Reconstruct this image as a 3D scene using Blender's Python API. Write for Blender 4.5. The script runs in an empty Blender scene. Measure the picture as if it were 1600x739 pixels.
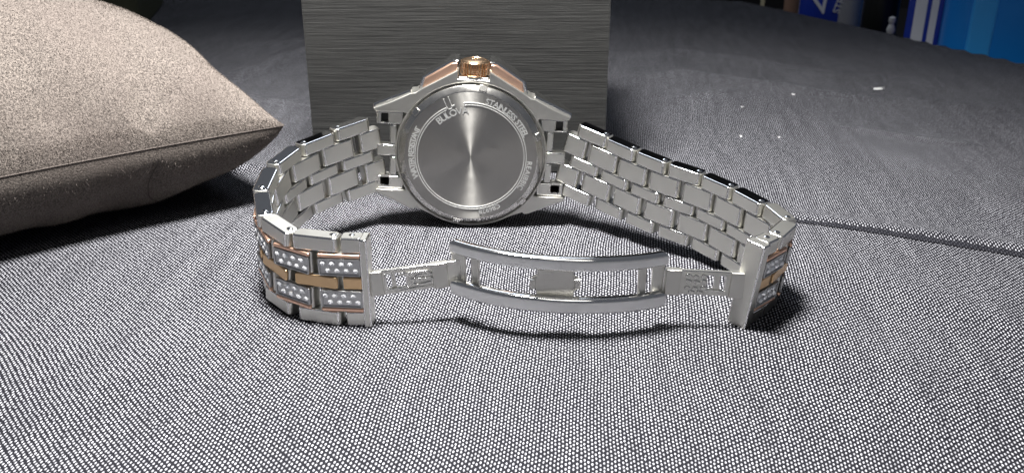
import bpy, bmesh, math, random
import numpy as np
from mathutils import Matrix, Vector, noise
MM = 0.001
random.seed(7)
sc = bpy.context.scene
COL = sc.collection

# ------------------------------------------------------------------ camera
cam = bpy.data.cameras.new('camera')
cam.sensor_width = 36.0
cam.lens = 36.0 * 1462 / 1600
cam.clip_start = 0.01
cam.clip_end = 20
cam.dof.use_dof = True
cam.dof.focus_distance = 0.198
cam.dof.aperture_fstop = 42
co = bpy.data.objects.new('camera', cam)
COL.objects.link(co)
co.location = (0, 0, 92.4 * MM)
co.rotation_euler = (math.radians(90 - 23.3), 0, 0)
sc.camera = co

# ------------------------------------------------------------------ world and lamps
w = bpy.data.worlds.new('World')
sc.world = w
w.use_nodes = True
wn = w.node_tree
bg = wn.nodes['Background']
bg.inputs['Color'].default_value = (0.80, 0.86, 1.0, 1)
bg.inputs['Strength'].default_value = 0.13

def lamp(name, loc, target, size, power, color, sy=None):
    l = bpy.data.lights.new(name, 'AREA')
    l.shape = 'RECTANGLE' if sy else 'DISK'
    l.size = size * MM
    if sy:
        l.size_y = sy * MM
    l.energy = power
    l.color = color
    o = bpy.data.objects.new(name, l)
    COL.objects.link(o)
    o.location = [c * MM for c in loc]
    d = Vector(target) - Vector(loc)
    o.rotation_euler = d.to_track_quat('-Z', 'Y').to_euler()
    return o

key = lamp('ceiling_lamp', (-30, 180, 325), (-22, 172, 0), 74, 2.95, (1.0, 0.985, 0.96))
key.data.spread = math.radians(98)
lamp('rear_ceiling_lamp', (-10, 600, 470), (-10, 200, 0), 240, 0.65, (0.78, 0.86, 1.0))
lamp('front_fill_light', (60, -160, 620), (0, 190, 0), 260, 0.5, (1.0, 0.97, 0.92))  # added fill light, brightens the fronts and the near cloth

sc.view_settings.view_transform = 'Standard'
sc.view_settings.look = 'None'
sc.view_settings.exposure = 0.0
sc.view_settings.gamma = 1.0
sc.cycles.max_bounces = 8
sc.cycles.glossy_bounces = 5
sc.cycles.sample_clamp_indirect = 6

# ------------------------------------------------------------------ materials
class NT:
    def __init__(s, name):
        s.m = bpy.data.materials.new(name)
        s.m.use_nodes = True
        s.t = s.m.node_tree
        s.b = s.t.nodes['Principled BSDF']
    def n(s, typ, **kw):
        nd = s.t.nodes.new(typ)
        for k, v in kw.items():
            if k.startswith('i_'):
                key = k[2:]
                key = int(key) if key.isdigit() else key.replace('_', ' ')
                nd.inputs[key].default_value = v
            else:
                setattr(nd, k, v)
        return nd
    def l(s, a, b):
        s.t.links.new(a, b)
    def math(s, op, a, b=None, c=None):
        nd = s.t.nodes.new('ShaderNodeMath')
        nd.operation = op
        for i, v in enumerate((a, b, c)):
            if v is None:
                continue
            if isinstance(v, (int, float)):
                nd.inputs[i].default_value = v
            else:
                s.l(v, nd.inputs[i])
        return nd.outputs[0]
    def mixc(s, f, a, b):
        nd = s.t.nodes.new('ShaderNodeMix')
        nd.data_type = 'RGBA'
        for i, v in ((0, f), (6, a), (7, b)):
            if isinstance(v, (int, float)):
                nd.inputs[i].default_value = v
            elif isinstance(v, tuple):
                nd.inputs[i].default_value = v
            else:
                s.l(v, nd.inputs[i])
        return nd.outputs[2]
    def set(s, **kw):
        for k, v in kw.items():
            s.b.inputs[k.replace('_', ' ')].default_value = v
        return s

def metal(name, col, rough, scratch=0.0, stretch=(1, 1, 1), scale=900, aniso=0.0, var=0.06):
    N = NT(name)
    N.set(Base_Color=(*col, 1), Metallic=1.0, Roughness=rough)
    tc = N.n('ShaderNodeTexCoord')
    mp = N.n('ShaderNodeMapping')
    mp.inputs['Scale'].default_value = stretch
    N.l(tc.outputs['Object'], mp.inputs['Vector'])
    nz = N.n('ShaderNodeTexNoise', i_Scale=scale, i_Detail=4.0)
    N.l(mp.outputs[0], nz.inputs['Vector'])
    sm = N.n('ShaderNodeTexNoise', i_Scale=260.0, i_Detail=3.0)
    N.l(tc.outputs['Object'], sm.inputs['Vector'])
    r = N.math('MULTIPLY_ADD', sm.outputs[0], var * 2, rough - var)
    r = N.math('MULTIPLY_ADD', nz.outputs[0], var, r)
    N.l(r, N.b.inputs['Roughness'])
    if scratch:
        bp = N.n('ShaderNodeBump', i_Strength=scratch, i_Distance=0.00004)
        N.l(nz.outputs[0], bp.inputs['Height'])
        N.l(bp.outputs[0], N.b.inputs['Normal'])
    return N.m

M = {}
M['polished'] = metal('polished_steel', (0.74, 0.735, 0.72), 0.07, var=0.02)
M['link'] = metal('brushed_steel_link', (0.58, 0.57, 0.53), 0.325, 0.25, (1, 1, 14), 1500, var=0.02)
M['top'] = metal('satin_steel_edge', (0.62, 0.62, 0.61), 0.42, 0.0, (14, 1, 1), 1500, var=0.03)
M['rail'] = metal('clasp_rail_steel', (0.66, 0.66, 0.65), 0.30, 0.0, var=0.02)
M['case'] = metal('brushed_steel_case', (0.52, 0.51, 0.475), 0.325, 0.2, (1, 14, 1), 1200, var=0.02)
M['blade'] = metal('polished_steel_blade', (0.66, 0.66, 0.645), 0.06, 0.0, (1, 1, 6), 900, var=0.02)
M['rose'] = metal('polished_rose_gold', (0.80, 0.52, 0.38), 0.32, var=0.02)
M['gold'] = metal('brushed_rose_gold', (0.64, 0.44, 0.25), 0.30, 0.9, (1, 1, 1), 2600, var=0.1)
M['crown_gold'] = metal('crown_rose_gold', (0.86, 0.58, 0.36), 0.16, var=0.04)
M['dark'] = NT('blackened_slot').set(Base_Color=(0.012, 0.012, 0.012, 1), Roughness=0.5).m
M['pave'] = metal('pave_silver', (0.42, 0.42, 0.42), 0.30, 0.2, (1, 1, 1), 3000, var=0.06)
N = NT('crystal').set(Base_Color=(0.94, 0.95, 0.96, 1), Metallic=0.35, Roughness=0.05, IOR=1.9)
M['crystal'] = N.m
M['glass'] = NT('mineral_glass').set(Base_Color=(0.02, 0.02, 0.03, 1), Roughness=0.03, IOR=1.6).m

def caseback_mat():
    N = NT('sunray_brushed_caseback')
    N.set(Base_Color=(0.36, 0.35, 0.33, 1), Metallic=1.0, Roughness=0.32, Anisotropic=0.93)
    N.b.inputs['Anisotropic Rotation'].default_value = 0.25
    tg = N.n('ShaderNodeTangent', direction_type='RADIAL', axis='Z')
    N.l(tg.outputs[0], N.b.inputs['Tangent'])
    tc = N.n('ShaderNodeTexCoord')
    sp = N.n('ShaderNodeSeparateXYZ')
    N.l(tc.outputs['Object'], sp.inputs[0])
    r = N.math('SQRT', N.math('ADD', N.math('POWER', sp.outputs[0], 2.0), N.math('POWER', sp.outputs[1], 2.0)))
    cb = N.n('ShaderNodeCombineXYZ')
    N.l(r, cb.inputs[0])
    nz = N.n('ShaderNodeTexNoise', i_Scale=9000.0, i_Detail=2.0)
    N.l(cb.outputs[0], nz.inputs['Vector'])
    rr = N.math('MULTIPLY_ADD', nz.outputs[0], 0.05, 0.31)
    sg = N.n('ShaderNodeTexNoise', i_Scale=210.0, i_Detail=5.0, i_Distortion=1.5)
    N.l(tc.outputs['Object'], sg.inputs['Vector'])
    N.l(N.math('ADD', rr, N.math('MULTIPLY_ADD', sg.outputs[0], 0.22, -0.10)), N.b.inputs['Roughness'])
    return N.m
M['caseback'] = caseback_mat()
M['caseback_rim'] = metal('caseback_rim_steel', (0.58, 0.565, 0.54), 0.17, 0.15, (1, 1, 1), 1600, var=0.07)
M['mark'] = metal('engraved_mark', (0.74, 0.74, 0.72), 0.50, var=0.05)

def cloth_mat(pale=(0.335, 0.335, 0.36, 1), name='woven_black_cloth'):
    N = NT(name)
    tc = N.n('ShaderNodeTexCoord')
    mp = N.n('ShaderNodeMapping')
    mp.inputs['Rotation'].default_value = (0, 0, math.radians(6))
    N.l(tc.outputs['Object'], mp.inputs['Vector'])
    # slow drift of the threads
    wz = N.n('ShaderNodeTexNoise', i_Scale=9.0, i_Detail=2.0)
    N.l(mp.outputs[0], wz.inputs['Vector'])
    wf = N.n('ShaderNodeTexNoise', i_Scale=420.0, i_Detail=1.0)
    N.l(mp.outputs[0], wf.inputs['Vector'])
    def warp(src, amp):
        a = N.n('ShaderNodeVectorMath', operation='SUBTRACT')
        N.l(src, a.inputs[0]); a.inputs[1].default_value = (0.5, 0.5, 0.5)
        b = N.n('ShaderNodeVectorMath', operation='SCALE')
        N.l(a.outputs[0], b.inputs[0]); b.inputs['Scale'].default_value = amp
        return b.outputs[0]
    s1 = N.n('ShaderNodeVectorMath', operation='ADD')
    N.l(mp.outputs[0], s1.inputs[0]); N.l(warp(wz.outputs['Color'], 0.013), s1.inputs[1])
    s2 = N.n('ShaderNodeVectorMath', operation='ADD')
    N.l(s1.outputs[0], s2.inputs[0]); N.l(warp(wf.outputs['Color'], 0.00025), s2.inputs[1])
    sp = N.n('ShaderNodeSeparateXYZ')
    N.l(s2.outputs[0], sp.inputs[0])
    u = N.math('MULTIPLY', sp.outputs[0], 1 / 0.00062)
    v = N.math('MULTIPLY', sp.outputs[1], 1 / 0.00112)
    ci = N.math('FLOOR', u)
    v2 = N.math('ADD', v, N.math('MULTIPLY', N.math('MODULO', N.math('ABSOLUTE', ci), 2.0), 0.5))
    cj = N.math('FLOOR', v2)
    fu = N.math('SUBTRACT', N.math('FRACT', u), 0.5)
    fv = N.math('SUBTRACT', N.math('FRACT', v2), 0.5)
    cc = N.n('ShaderNodeCombineXYZ')
    N.l(ci, cc.inputs[0]); N.l(cj, cc.inputs[1])
    wn_ = N.n('ShaderNodeTexWhiteNoise', noise_dimensions='2D')
    N.l(cc.outputs[0], wn_.inputs['Vector'])
    ws = N.n('ShaderNodeSeparateXYZ'); N.l(wn_.outputs['Color'], ws.inputs[0])
    fu = N.math('ADD', fu, N.math('MULTIPLY_ADD', ws.outputs[0], 0.16, -0.08))
    fv = N.math('ADD', fv, N.math('MULTIPLY_ADD', ws.outputs[1], 0.22, -0.11))
    d = N.math('SQRT', N.math('ADD', N.math('POWER', N.math('MULTIPLY', fu, 1.12), 2.0), N.math('POWER', N.math('MULTIPLY', fv, 1.0), 2.0)))
    h = N.math('MAXIMUM', N.math('SUBTRACT', 1.0, N.math('MULTIPLY', d, 2.0)), 0.0)
    h = N.math('POWER', h, 0.75)
    # yarn gloss painted as pale floats over black ground yarn
    mr = N.n('ShaderNodeMapRange', interpolation_type='SMOOTHSTEP')
    N.l(h, mr.inputs['Value'])
    mr.inputs['From Min'].default_value = 0.42
    mr.inputs['From Max'].default_value = 0.78
    slub = N.n('ShaderNodeTexNoise', i_Scale=60.0, i_Detail=3.0)
    mp2 = N.n('ShaderNodeMapping'); mp2.inputs['Scale'].default_value = (6, 0.5, 1)
    N.l(s1.outputs[0], mp2.inputs['Vector']); N.l(mp2.outputs[0], slub.inputs['Vector'])
    lv = N.math('MULTIPLY_ADD', wn_.outputs['Value'], 0.40, 0.68)
    lv = N.math('MULTIPLY', lv, N.math('MULTIPLY_ADD', slub.outputs[0], 0.9, 0.42))
    f = N.math('MULTIPLY', mr.outputs[0], lv)
    colr = N.mixc(f, (0.004, 0.004, 0.006, 1), pale)
    N.l(colr, N.b.inputs['Base Color'])
    N.set(Roughness=0.7)
    N.b.inputs['Specular IOR Level'].default_value = 0.08
    N.b.inputs['Sheen Weight'].default_value = 0.02
    N.b.inputs['Sheen Roughness'].default_value = 0.4
    fz = N.n('ShaderNodeTexNoise', i_Scale=2600.0, i_Detail=2.0)
    N.l(tc.outputs['Object'], fz.inputs['Vector'])
    hh = N.math('MULTIPLY_ADD', fz.outputs[0], 0.35, h)
    bp = N.n('ShaderNodeBump', i_Strength=0.9, i_Distance=0.00016)
    N.l(hh, bp.inputs['Height'])
    N.l(bp.outputs[0], N.b.inputs['Normal'])
    return N.m
M['cloth'] = cloth_mat()
M['crease_shade'] = cloth_mat((0.045, 0.045, 0.052, 1), 'crease_shade_cloth')  # darkened copy of the cloth, stands in for shade in the crease

def velvet_mat():
    N = NT('taupe_velvet')
    tc = N.n('ShaderNodeTexCoord')
    a = N.n('ShaderNodeTexNoise', i_Scale=2600.0, i_Detail=3.0, i_Roughness=0.7)
    b = N.n('ShaderNodeTexNoise', i_Scale=45.0, i_Detail=4.0)
    N.l(tc.outputs['Object'], a.inputs['Vector']); N.l(tc.outputs['Object'], b.inputs['Vector'])
    mr = N.n('ShaderNodeMapRange')
    N.l(a.outputs[0], mr.inputs['Value'])
    mr.inputs['From Min'].default_value = 0.40; mr.inputs['From Max'].default_value = 0.60
    c1 = N.mixc(mr.outputs[0], (0.038, 0.033, 0.030, 1), (0.150, 0.129, 0.114, 1))
    mr2 = N.n('ShaderNodeMapRange')
    N.l(b.outputs[0], mr2.inputs['Value'])
    mr2.inputs['From Min'].default_value = 0.35; mr2.inputs['From Max'].default_value = 0.65
    mr2.inputs['To Min'].default_value = 0.0; mr2.inputs['To Max'].default_value = 0.6
    c2 = N.mixc(mr2.outputs[0], c1, (0.085, 0.070, 0.063, 1))
    N.l(c2, N.b.inputs['Base Color'])
    N.set(Roughness=0.95)
    N.b.inputs['Sheen Weight'].default_value = 0.30
    N.b.inputs['Sheen Roughness'].default_value = 0.45
    N.b.inputs['Sheen Tint'].default_value = (0.9, 0.76, 0.66, 1)
    N.b.inputs['Specular IOR Level'].default_value = 0.15
    bp = N.n('ShaderNodeBump', i_Strength=0.8, i_Distance=0.0004)
    N.l(a.outputs[0], bp.inputs['Height'])
    N.l(bp.outputs[0], N.b.inputs['Normal'])
    return N.m
M['velvet'] = velvet_mat()

def paper_mat(name, lo, hi, bump=0.5):
    N = NT(name)
    tc = N.n('ShaderNodeTexCoord')
    mp = N.n('ShaderNodeMapping'); mp.inputs['Scale'].default_value = (90, 90, 3600)
    N.l(tc.outputs['Object'], mp.inputs['Vector'])
    a = N.n('ShaderNodeTexNoise', i_Scale=1.0, i_Detail=5.0, i_Roughness=0.65, i_Distortion=0.5)
    N.l(mp.outputs[0], a.inputs['Vector'])
    mp2 = N.n('ShaderNodeMapping'); mp2.inputs['Scale'].default_value = (35, 35, 1700)
    N.l(tc.outputs['Object'], mp2.inputs['Vector'])
    b = N.n('ShaderNodeTexNoise', i_Scale=1.0, i_Detail=3.0)
    N.l(mp2.outputs[0], b.inputs['Vector'])
    h = N.math('ADD', a.outputs[0], N.math('MULTIPLY', b.outputs[0], 0.7))
    mr = N.n('ShaderNodeMapRange')
    N.l(h, mr.inputs['Value'])
    mr.inputs['From Min'].default_value = 0.62; mr.inputs['From Max'].default_value = 1.08
    N.l(N.mixc(mr.outputs[0], lo, hi), N.b.inputs['Base Color'])
    N.set(Roughness=0.55)
    N.b.inputs['Specular IOR Level'].default_value = 0.3
    bp = N.n('ShaderNodeBump', i_Strength=bump, i_Distance=0.00025)
    N.l(h, bp.inputs['Height'])
    N.l(bp.outputs[0], N.b.inputs['Normal'])
    return N.m
M['boxpaper'] = paper_mat('black_grained_paper', (0.010, 0.010, 0.0098, 1), (0.030, 0.030, 0.029, 1))
M['olivebox'] = paper_mat('dark_olive_paper', (0.030, 0.032, 0.018, 1), (0.045, 0.047, 0.028, 1), 0.15)

def plain(name, col, rough=0.5, metallic=0.0, var=0.12, scale=60, coat=0.0):
    N = NT(name)
    tc = N.n('ShaderNodeTexCoord')
    a = N.n('ShaderNodeTexNoise', i_Scale=float(scale), i_Detail=4.0)
    N.l(tc.outputs['Object'], a.inputs['Vector'])
    lo = tuple(c * (1 - var) for c in col) + (1,)
    hi = tuple(min(1, c * (1 + var)) for c in col) + (1,)
    N.l(N.mixc(a.outputs[0], lo, hi), N.b.inputs['Base Color'])
    N.set(Roughness=rough, Metallic=metallic)
    N.b.inputs['Coat Weight'].default_value = coat
    return N.m
M['lint'] = plain('white_lint', (0.55, 0.55, 0.54), 0.9)
M['blue'] = plain('blue_plastic', (0.008, 0.21, 0.66), 0.35, scale=12)
M['blue_hi'] = plain('light_blue_plastic', (0.04, 0.33, 0.78), 0.3, scale=12)
M['navy'] = plain('navy_label', (0.015, 0.045, 0.40), 0.35)
M['white'] = plain('white_label', (0.78, 0.80, 0.85), 0.4, var=0.05)
M['silver'] = plain('silver_can', (0.62, 0.64, 0.70), 0.38, 0.3)
M['black_can'] = plain('black_can', (0.012, 0.013, 0.011), 0.3)
M['tan'] = plain('tan_tube', (0.32, 0.19, 0.13), 0.5)
M['cream'] = plain('cream_stick', (0.75, 0.68, 0.45), 0.5)
M['darkshelf'] = plain('dark_shelf', (0.012, 0.011, 0.012), 0.7)
M['seam'] = plain('dark_thread', (0.06, 0.048, 0.042), 0.9)

# ------------------------------------------------------------------ mesh helpers (millimetres in, metres out)
def plate_mesh(outline, holes=(), thick=1.0, bev=0.15, seg=2):
    """solid plate: outline in XY, extruded along Z, centred on z=0, every edge rounded"""
    cu = bpy.data.curves.new('tmp', 'CURVE')
    cu.dimensions = '2D'
    cu.fill_mode = 'BOTH'
    cu.extrude = max(thick / 2 - bev, 0.001)
    cu.bevel_depth = bev
    cu.bevel_resolution = seg
    cu.offset = -bev
    for pts in (outline, *holes):
        s = cu.splines.new('POLY')
        s.points.add(len(pts) - 1)
        for p, (x, y) in zip(s.points, pts):
            p.co = (x, y, 0, 1)
        s.use_cyclic_u = True
    o = bpy.data.objects.new('tmp', cu)
    me = bpy.data.meshes.new_from_object(o)
    bpy.data.objects.remove(o)
    bpy.data.curves.remove(cu)
    return me

def rrect(x0, x1, y0, y1, r=0.5, n=4, rs=None):
    rs = rs or (r, r, r, r)      # corners: (x1,y1) (x0,y1) (x0,y0) (x1,y0)
    out = []
    for (cx, cy, a0, rr) in ((x1, y1, 0, rs[0]), (x0, y1, 90, rs[1]), (x0, y0, 180, rs[2]), (x1, y0, 270, rs[3])):
        ox = cx - rr if cx == x1 else cx + rr
        oy = cy - rr if cy == y1 else cy + rr
        if rr <= 0:
            out.append((cx, cy)); continue
        for i in range(n + 1):
            a = math.radians(a0 + 90 * i / n)
            out.append((ox + rr * math.cos(a), oy + rr * math.sin(a)))
    return out

class B:
    """collects shapes in millimetres and links them as one object"""
    def __init__(s):
        s.bm = bmesh.new()
    def mesh(s, me, mat=None, keep=False):
        b2 = bmesh.new(); b2.from_mesh(me)
        if mat is not None:
            b2.transform(mat)
        tmp = bpy.data.meshes.new('t'); b2.to_mesh(tmp); b2.free()
        s.bm.from_mesh(tmp); bpy.data.meshes.remove(tmp)
        return s
    def plate(s, outline, holes=(), thick=1.0, bev=0.15, mat=None, seg=2):
        me = plate_mesh(outline, holes, thick, bev, seg)
        s.mesh(me, mat); bpy.data.meshes.remove(me)
        return s
    def box(s, x0, x1, y0, y1, z0, z1, bev=0.1, mat=None):
        m = Matrix.Translation((0, 0, (z0 + z1) / 2))
        if mat is not None:
            m = mat @ m
        return s.plate([(x1, y1), (x0, y1), (x0, y0), (x1, y0)], (), z1 - z0, bev, m)
    def lathe(s, prof, seg=96, mat=None, cap=True):
        bm = bmesh.new(); rings = []
        for r, z in prof:
            if r < 1e-6:
                rings.append([bm.verts.new((0, 0, z))])
            else:
                rings.append([bm.verts.new((r * math.cos(2 * math.pi * i / seg), r * math.sin(2 * math.pi * i / seg), z)) for i in range(seg)])
        for a, b in zip(rings, rings[1:]):
            for i in range(seg):
                j = (i + 1) % seg
                if len(a) == 1 and len(b) == 1: continue
                if len(a) == 1: bm.faces.new((a[0], b[i], b[j]))
                elif len(b) == 1: bm.faces.new((a[i], a[j], b[0]))
                else: bm.faces.new((a[i], a[j], b[j], b[i]))
        bmesh.ops.recalc_face_normals(bm, faces=bm.faces)
        me = bpy.data.meshes.new('t'); bm.to_mesh(me); bm.free()
        s.mesh(me, mat); bpy.data.meshes.remove(me)
        return s
    def done(s, name, mat, parent=None, angle=40, loc=None, weighted=True, edge_mat=None, top_polish=False, link_edges=False):
        me = bpy.data.meshes.new(name)
        s.bm.transform(Matrix.Scale(MM, 4))
        s.bm.to_mesh(me); s.bm.free()
        me.polygons.foreach_set('use_smooth', [True] * len(me.polygons))
        me.set_sharp_from_angle(angle=math.radians(angle))
        me.materials.clear(); me.materials.append(mat)
        if edge_mat is not None:
            me.materials.append(edge_mat)
            me.polygons.foreach_set('material_index', [1 if ((max(abs(c) for c in p.normal) < 0.985 and (abs(p.normal.x) < 0.5 or not link_edges)) or (top_polish and p.normal.z > 0.985)) else 0 for p in me.polygons])
        o = bpy.data.objects.new(name, me)
        COL.objects.link(o)
        if weighted:
            wm = o.modifiers.new('wn', 'WEIGHTED_NORMAL'); wm.keep_sharp = True
        if parent:
            o.parent = parent
        if loc:
            o.location = [c * MM for c in loc]
        return o

def mat_mm(m):
    """matrix given in millimetres -> object matrix in metres"""
    r = m.copy()
    r.translation = m.translation * MM
    return r

def inst(src, name, parent, m):
    o = bpy.data.objects.new(name, src.data)
    COL.objects.link(o)
    for md in src.modifiers:
        k = o.modifiers.new(md.name, md.type); k.keep_sharp = True
    o.parent = parent
    o.matrix_local = mat_mm(m)
    return o

def tag(o, label=None, cat=None, group=None, kind=None):
    for k, v in (('label', label), ('category', cat), ('group', group), ('kind', kind)):
        if v: o[k] = v
    return o

def empty(name, m):
    o = bpy.data.objects.new(name, None)
    COL.objects.link(o)
    o.empty_display_size = 0.01
    o.matrix_world = mat_mm(m)
    return o

T = Matrix.Translation
RX = lambda d: Matrix.Rotation(math.radians(d), 4, 'X')
RY = lambda d: Matrix.Rotation(math.radians(d), 4, 'Y')
RZ = lambda d: Matrix.Rotation(math.radians(d), 4, 'Z')

# ------------------------------------------------------------------ table under cloth
def seg_dist(px, py, pts):
    """distance to a polyline, the fraction along it and the side"""
    best = np.full(px.shape, 1e9); tt = np.zeros(px.shape); side = np.zeros(px.shape)
    n = len(pts) - 1
    for k in range(n):
        ax, ay = pts[k]; bx, by = pts[k + 1]
        dx, dy = bx - ax, by - ay; L2 = dx * dx + dy * dy
        t = np.clip(((px - ax) * dx + (py - ay) * dy) / L2, 0, 1)
        qx, qy = ax + t * dx - px, ay + t * dy - py
        d = np.sqrt(qx * qx + qy * qy)
        m = d < best
        best = np.where(m, d, best); tt = np.where(m, (k + t) / n, tt)
        side = np.where(m, np.sign(dx * (py - ay) - dy * (px - ax)), side)
    return best, tt, side

RIDGES = [  # polyline (mm), height, width
    ([(66, 233), (95, 220), (124, 207), (172, 184)], 1.3, 4.0),
    ([(-21, 165), (-24, 145), (-25, 120)], -0.35, 1.0),
    ([(-27, 165), (-30, 145), (-31, 120)], 0.30, 4.0),
    ([(-150, 330), (-105, 395), (-85, 470)], 1.3, 7.0),
    ([(-150, 400), (-115, 345), (-60, 330)], 1.2, 5.0),
    ([(-120, 300), (-80, 290), (-55, 292)], 1.5, 5.0),
    ([(-95, 262), (-75, 268), (-50, 262)], 1.1, 4.0),
    ([(-130, 440), (-95, 450), (-60, 430)], 0.9, 8.0),
    ([(38, 370), (70, 385), (110, 360), (160, 330)], 1.0, 5.0),
    ([(35, 410), (75, 430), (120, 395), (175, 365)], 1.0, 8.0),
    ([(60, 345), (78, 352), (90, 362)], 1.0, 3.0),
    ([(138, 352), (160, 338), (180, 332)], 0.9, 3.0),
    ([(112, 310), (132, 295), (150, 290)], 0.8, 3.0),
    ([(-60, 172), (-70, 150), (-84, 128)], 0.5, 5.0),
    ([(62, 172), (75, 150), (70, 125)], 0.5, 6.0),
    ([(75, 200), (100, 170), (120, 150)], 0.6, 7.0),
]
def edge_x(y):  # right edge of the table
    return 147.3 + (550.8 - y) * (224.1 - 147.3) / (550.8 - 406.1)

def build_cloth():
    def axis(lo, hi, fine_lo, fine_hi, fs, cs):
        a = list(np.arange(lo, fine_lo, cs)) + list(np.arange(fine_lo, fine_hi, fs)) + list(np.arange(fine_hi, hi + cs, cs))
        return np.array(a)
    X = axis(-420, 420, -150, 190, 0.8, 5.0)
    Y = axis(40, 760, 110, 330, 0.8, 3.2)
    Y = np.sort(np.unique(np.concatenate([Y, np.arange(212.4, 217.6, 0.2)])))
    gx, gy = np.meshgrid(X, Y)
    # bend the mesh rows so that one follows the long crease exactly
    cy = np.interp(gx, [40, 68, 95, 122, 170, 260], [233, 227.5, 216, 202.8, 179, 140])
    gy = gy + (cy - 215) * np.exp(-((gy - 215) / 62.0) ** 2) * np.clip((gx + 10) / 60, 0, 1)
    z = np.zeros(gx.shape)
    u_ = gy - cy
    z -= 0.5 * np.exp(-(u_ / 1.6) ** 2) * np.clip((gx - 58) / 14, 0, 1) * (0.8 + 0.2 * np.sin(gx / 5.0))
    for pts, h, wd in RIDGES:
        d, t, _ = seg_dist(gx, gy, pts)
        fade = np.sin(np.clip(t, 0.03, 0.97) * math.pi) ** 0.5
        z += h * (1.7 if pts[0][1] > 255 else 1.0) * fade * np.exp(-(d / wd) ** 2)
    flat = np.array([noise.noise(Vector((x / 60, y / 60, 3.1))) * 0.9 + noise.noise(Vector((x / 21, y / 34, 1.7))) * 0.35
                     for x, y in zip(gx.ravel(), gy.ravel())]).reshape(gx.shape)
    far = np.clip((gy - 240) / 120, 0, 1)
    z += flat * (0.35 + 1.5 * far)
    # flat where things rest
    def calm(cx, cy, r, s=12):
        d = np.sqrt((gx - cx) ** 2 + (gy - cy) ** 2)
        return np.clip((d - r) / s, 0, 1)
    k = np.minimum.reduce([calm(-14, 222, 16, 10), calm(-42, 172, 14, 8), calm(47, 170, 8, 8), calm(-16, 290, 58, 12)])
    z = z * k
    # table edge: the cloth falls over it
    n = np.array([144.7, 76.8]); n = n / np.linalg.norm(n)
    de = (gx - 147.3) * n[0] + (gy - 550.8) * n[1]
    de2 = (gy - 575) * 0.96 + (gx - 120) * 0.28
    de = np.maximum(de, de2)
    over = np.clip(de, 0, None)
    drop = over * 4.0 + np.clip(over, 0, 4) * 0
    z = z * np.clip(-de / 10, 0, 1) - np.where(over > 0, np.minimum(over ** 2 * 0.25, drop), 0)
    z = np.maximum(z, -260)
    nx, ny = len(X), len(Y)
    V = np.stack([gx, gy, z], -1).reshape(-1, 3) * MM
    idx = np.arange(nx * ny).reshape(ny, nx)
    F = np.stack([idx[:-1, :-1], idx[:-1, 1:], idx[1:, 1:], idx[1:, :-1]], -1).reshape(-1, 4)
    me = bpy.data.meshes.new('tablecloth')
    me.from_pydata([], [], [])
    me.vertices.add(len(V)); me.vertices.foreach_set('co', V.ravel())
    me.loops.add(F.size); me.loops.foreach_set('vertex_index', F.ravel().astype(np.int32))
    me.polygons.add(len(F))
    me.polygons.foreach_set('loop_start', np.arange(0, F.size, 4, dtype=np.int32))
    me.polygons.foreach_set('loop_total', np.full(len(F), 4, dtype=np.int32))
    me.update(calc_edges=True); me.validate()
    me.polygons.foreach_set('use_smooth', [True] * len(F))
    me.materials.append(M['cloth'])
    o = bpy.data.objects.new('tablecloth', me)
    COL.objects.link(o)
    # added dark strip that paints the shade of the fold into the crease
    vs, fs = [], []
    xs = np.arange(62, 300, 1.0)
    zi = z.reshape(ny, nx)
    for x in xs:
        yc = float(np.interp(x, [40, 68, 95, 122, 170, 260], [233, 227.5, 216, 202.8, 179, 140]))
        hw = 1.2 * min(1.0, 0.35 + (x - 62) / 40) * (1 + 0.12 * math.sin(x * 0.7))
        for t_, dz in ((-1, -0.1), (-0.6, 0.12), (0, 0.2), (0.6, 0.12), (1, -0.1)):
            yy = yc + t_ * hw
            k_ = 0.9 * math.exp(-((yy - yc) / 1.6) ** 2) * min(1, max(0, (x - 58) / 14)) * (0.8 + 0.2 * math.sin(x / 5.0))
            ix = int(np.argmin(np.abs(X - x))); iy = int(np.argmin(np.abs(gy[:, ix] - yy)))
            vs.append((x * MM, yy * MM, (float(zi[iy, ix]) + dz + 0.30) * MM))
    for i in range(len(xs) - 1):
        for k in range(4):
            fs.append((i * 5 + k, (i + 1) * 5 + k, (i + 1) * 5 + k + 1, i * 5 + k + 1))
    sm = bpy.data.meshes.new('crease_shade_strip'); sm.from_pydata(vs, [], fs)
    sm.polygons.foreach_set('use_smooth', [True] * len(fs)); sm.materials.append(M['crease_shade'])
    so = bpy.data.objects.new('crease_shade_strip', sm); COL.objects.link(so); so.parent = o
    tag(o, 'black woven cloth, its yarn gloss painted as pale dots, creased, spread under the watch and boxes', 'tablecloth')
    return o
build_cloth()

# ------------------------------------------------------------------ watch
watch = empty('wristwatch', T((-10.2, 221, 0)))
tag(watch, 'silver wristwatch with rose gold accents standing on edge, engraved back showing, clasp open', 'watch')
W0 = T((10.2, -221, 0))   # world -> watch

CASE_C = Vector((-10.2, 221.0, 19.1))
# case frame: x right, y up, z towards the viewer
CASE = T(CASE_C) @ RX(90) @ RZ(-3.0)
CW = W0 @ CASE

def put(o, m):
    o.matrix_local = mat_mm(m)
    return o

def arc(r, a0, a1, n):
    return [(r * math.cos(math.radians(a0 + (a1 - a0) * i / n)), r * math.sin(math.radians(a0 + (a1 - a0) * i / n))) for i in range(n + 1)]

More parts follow.
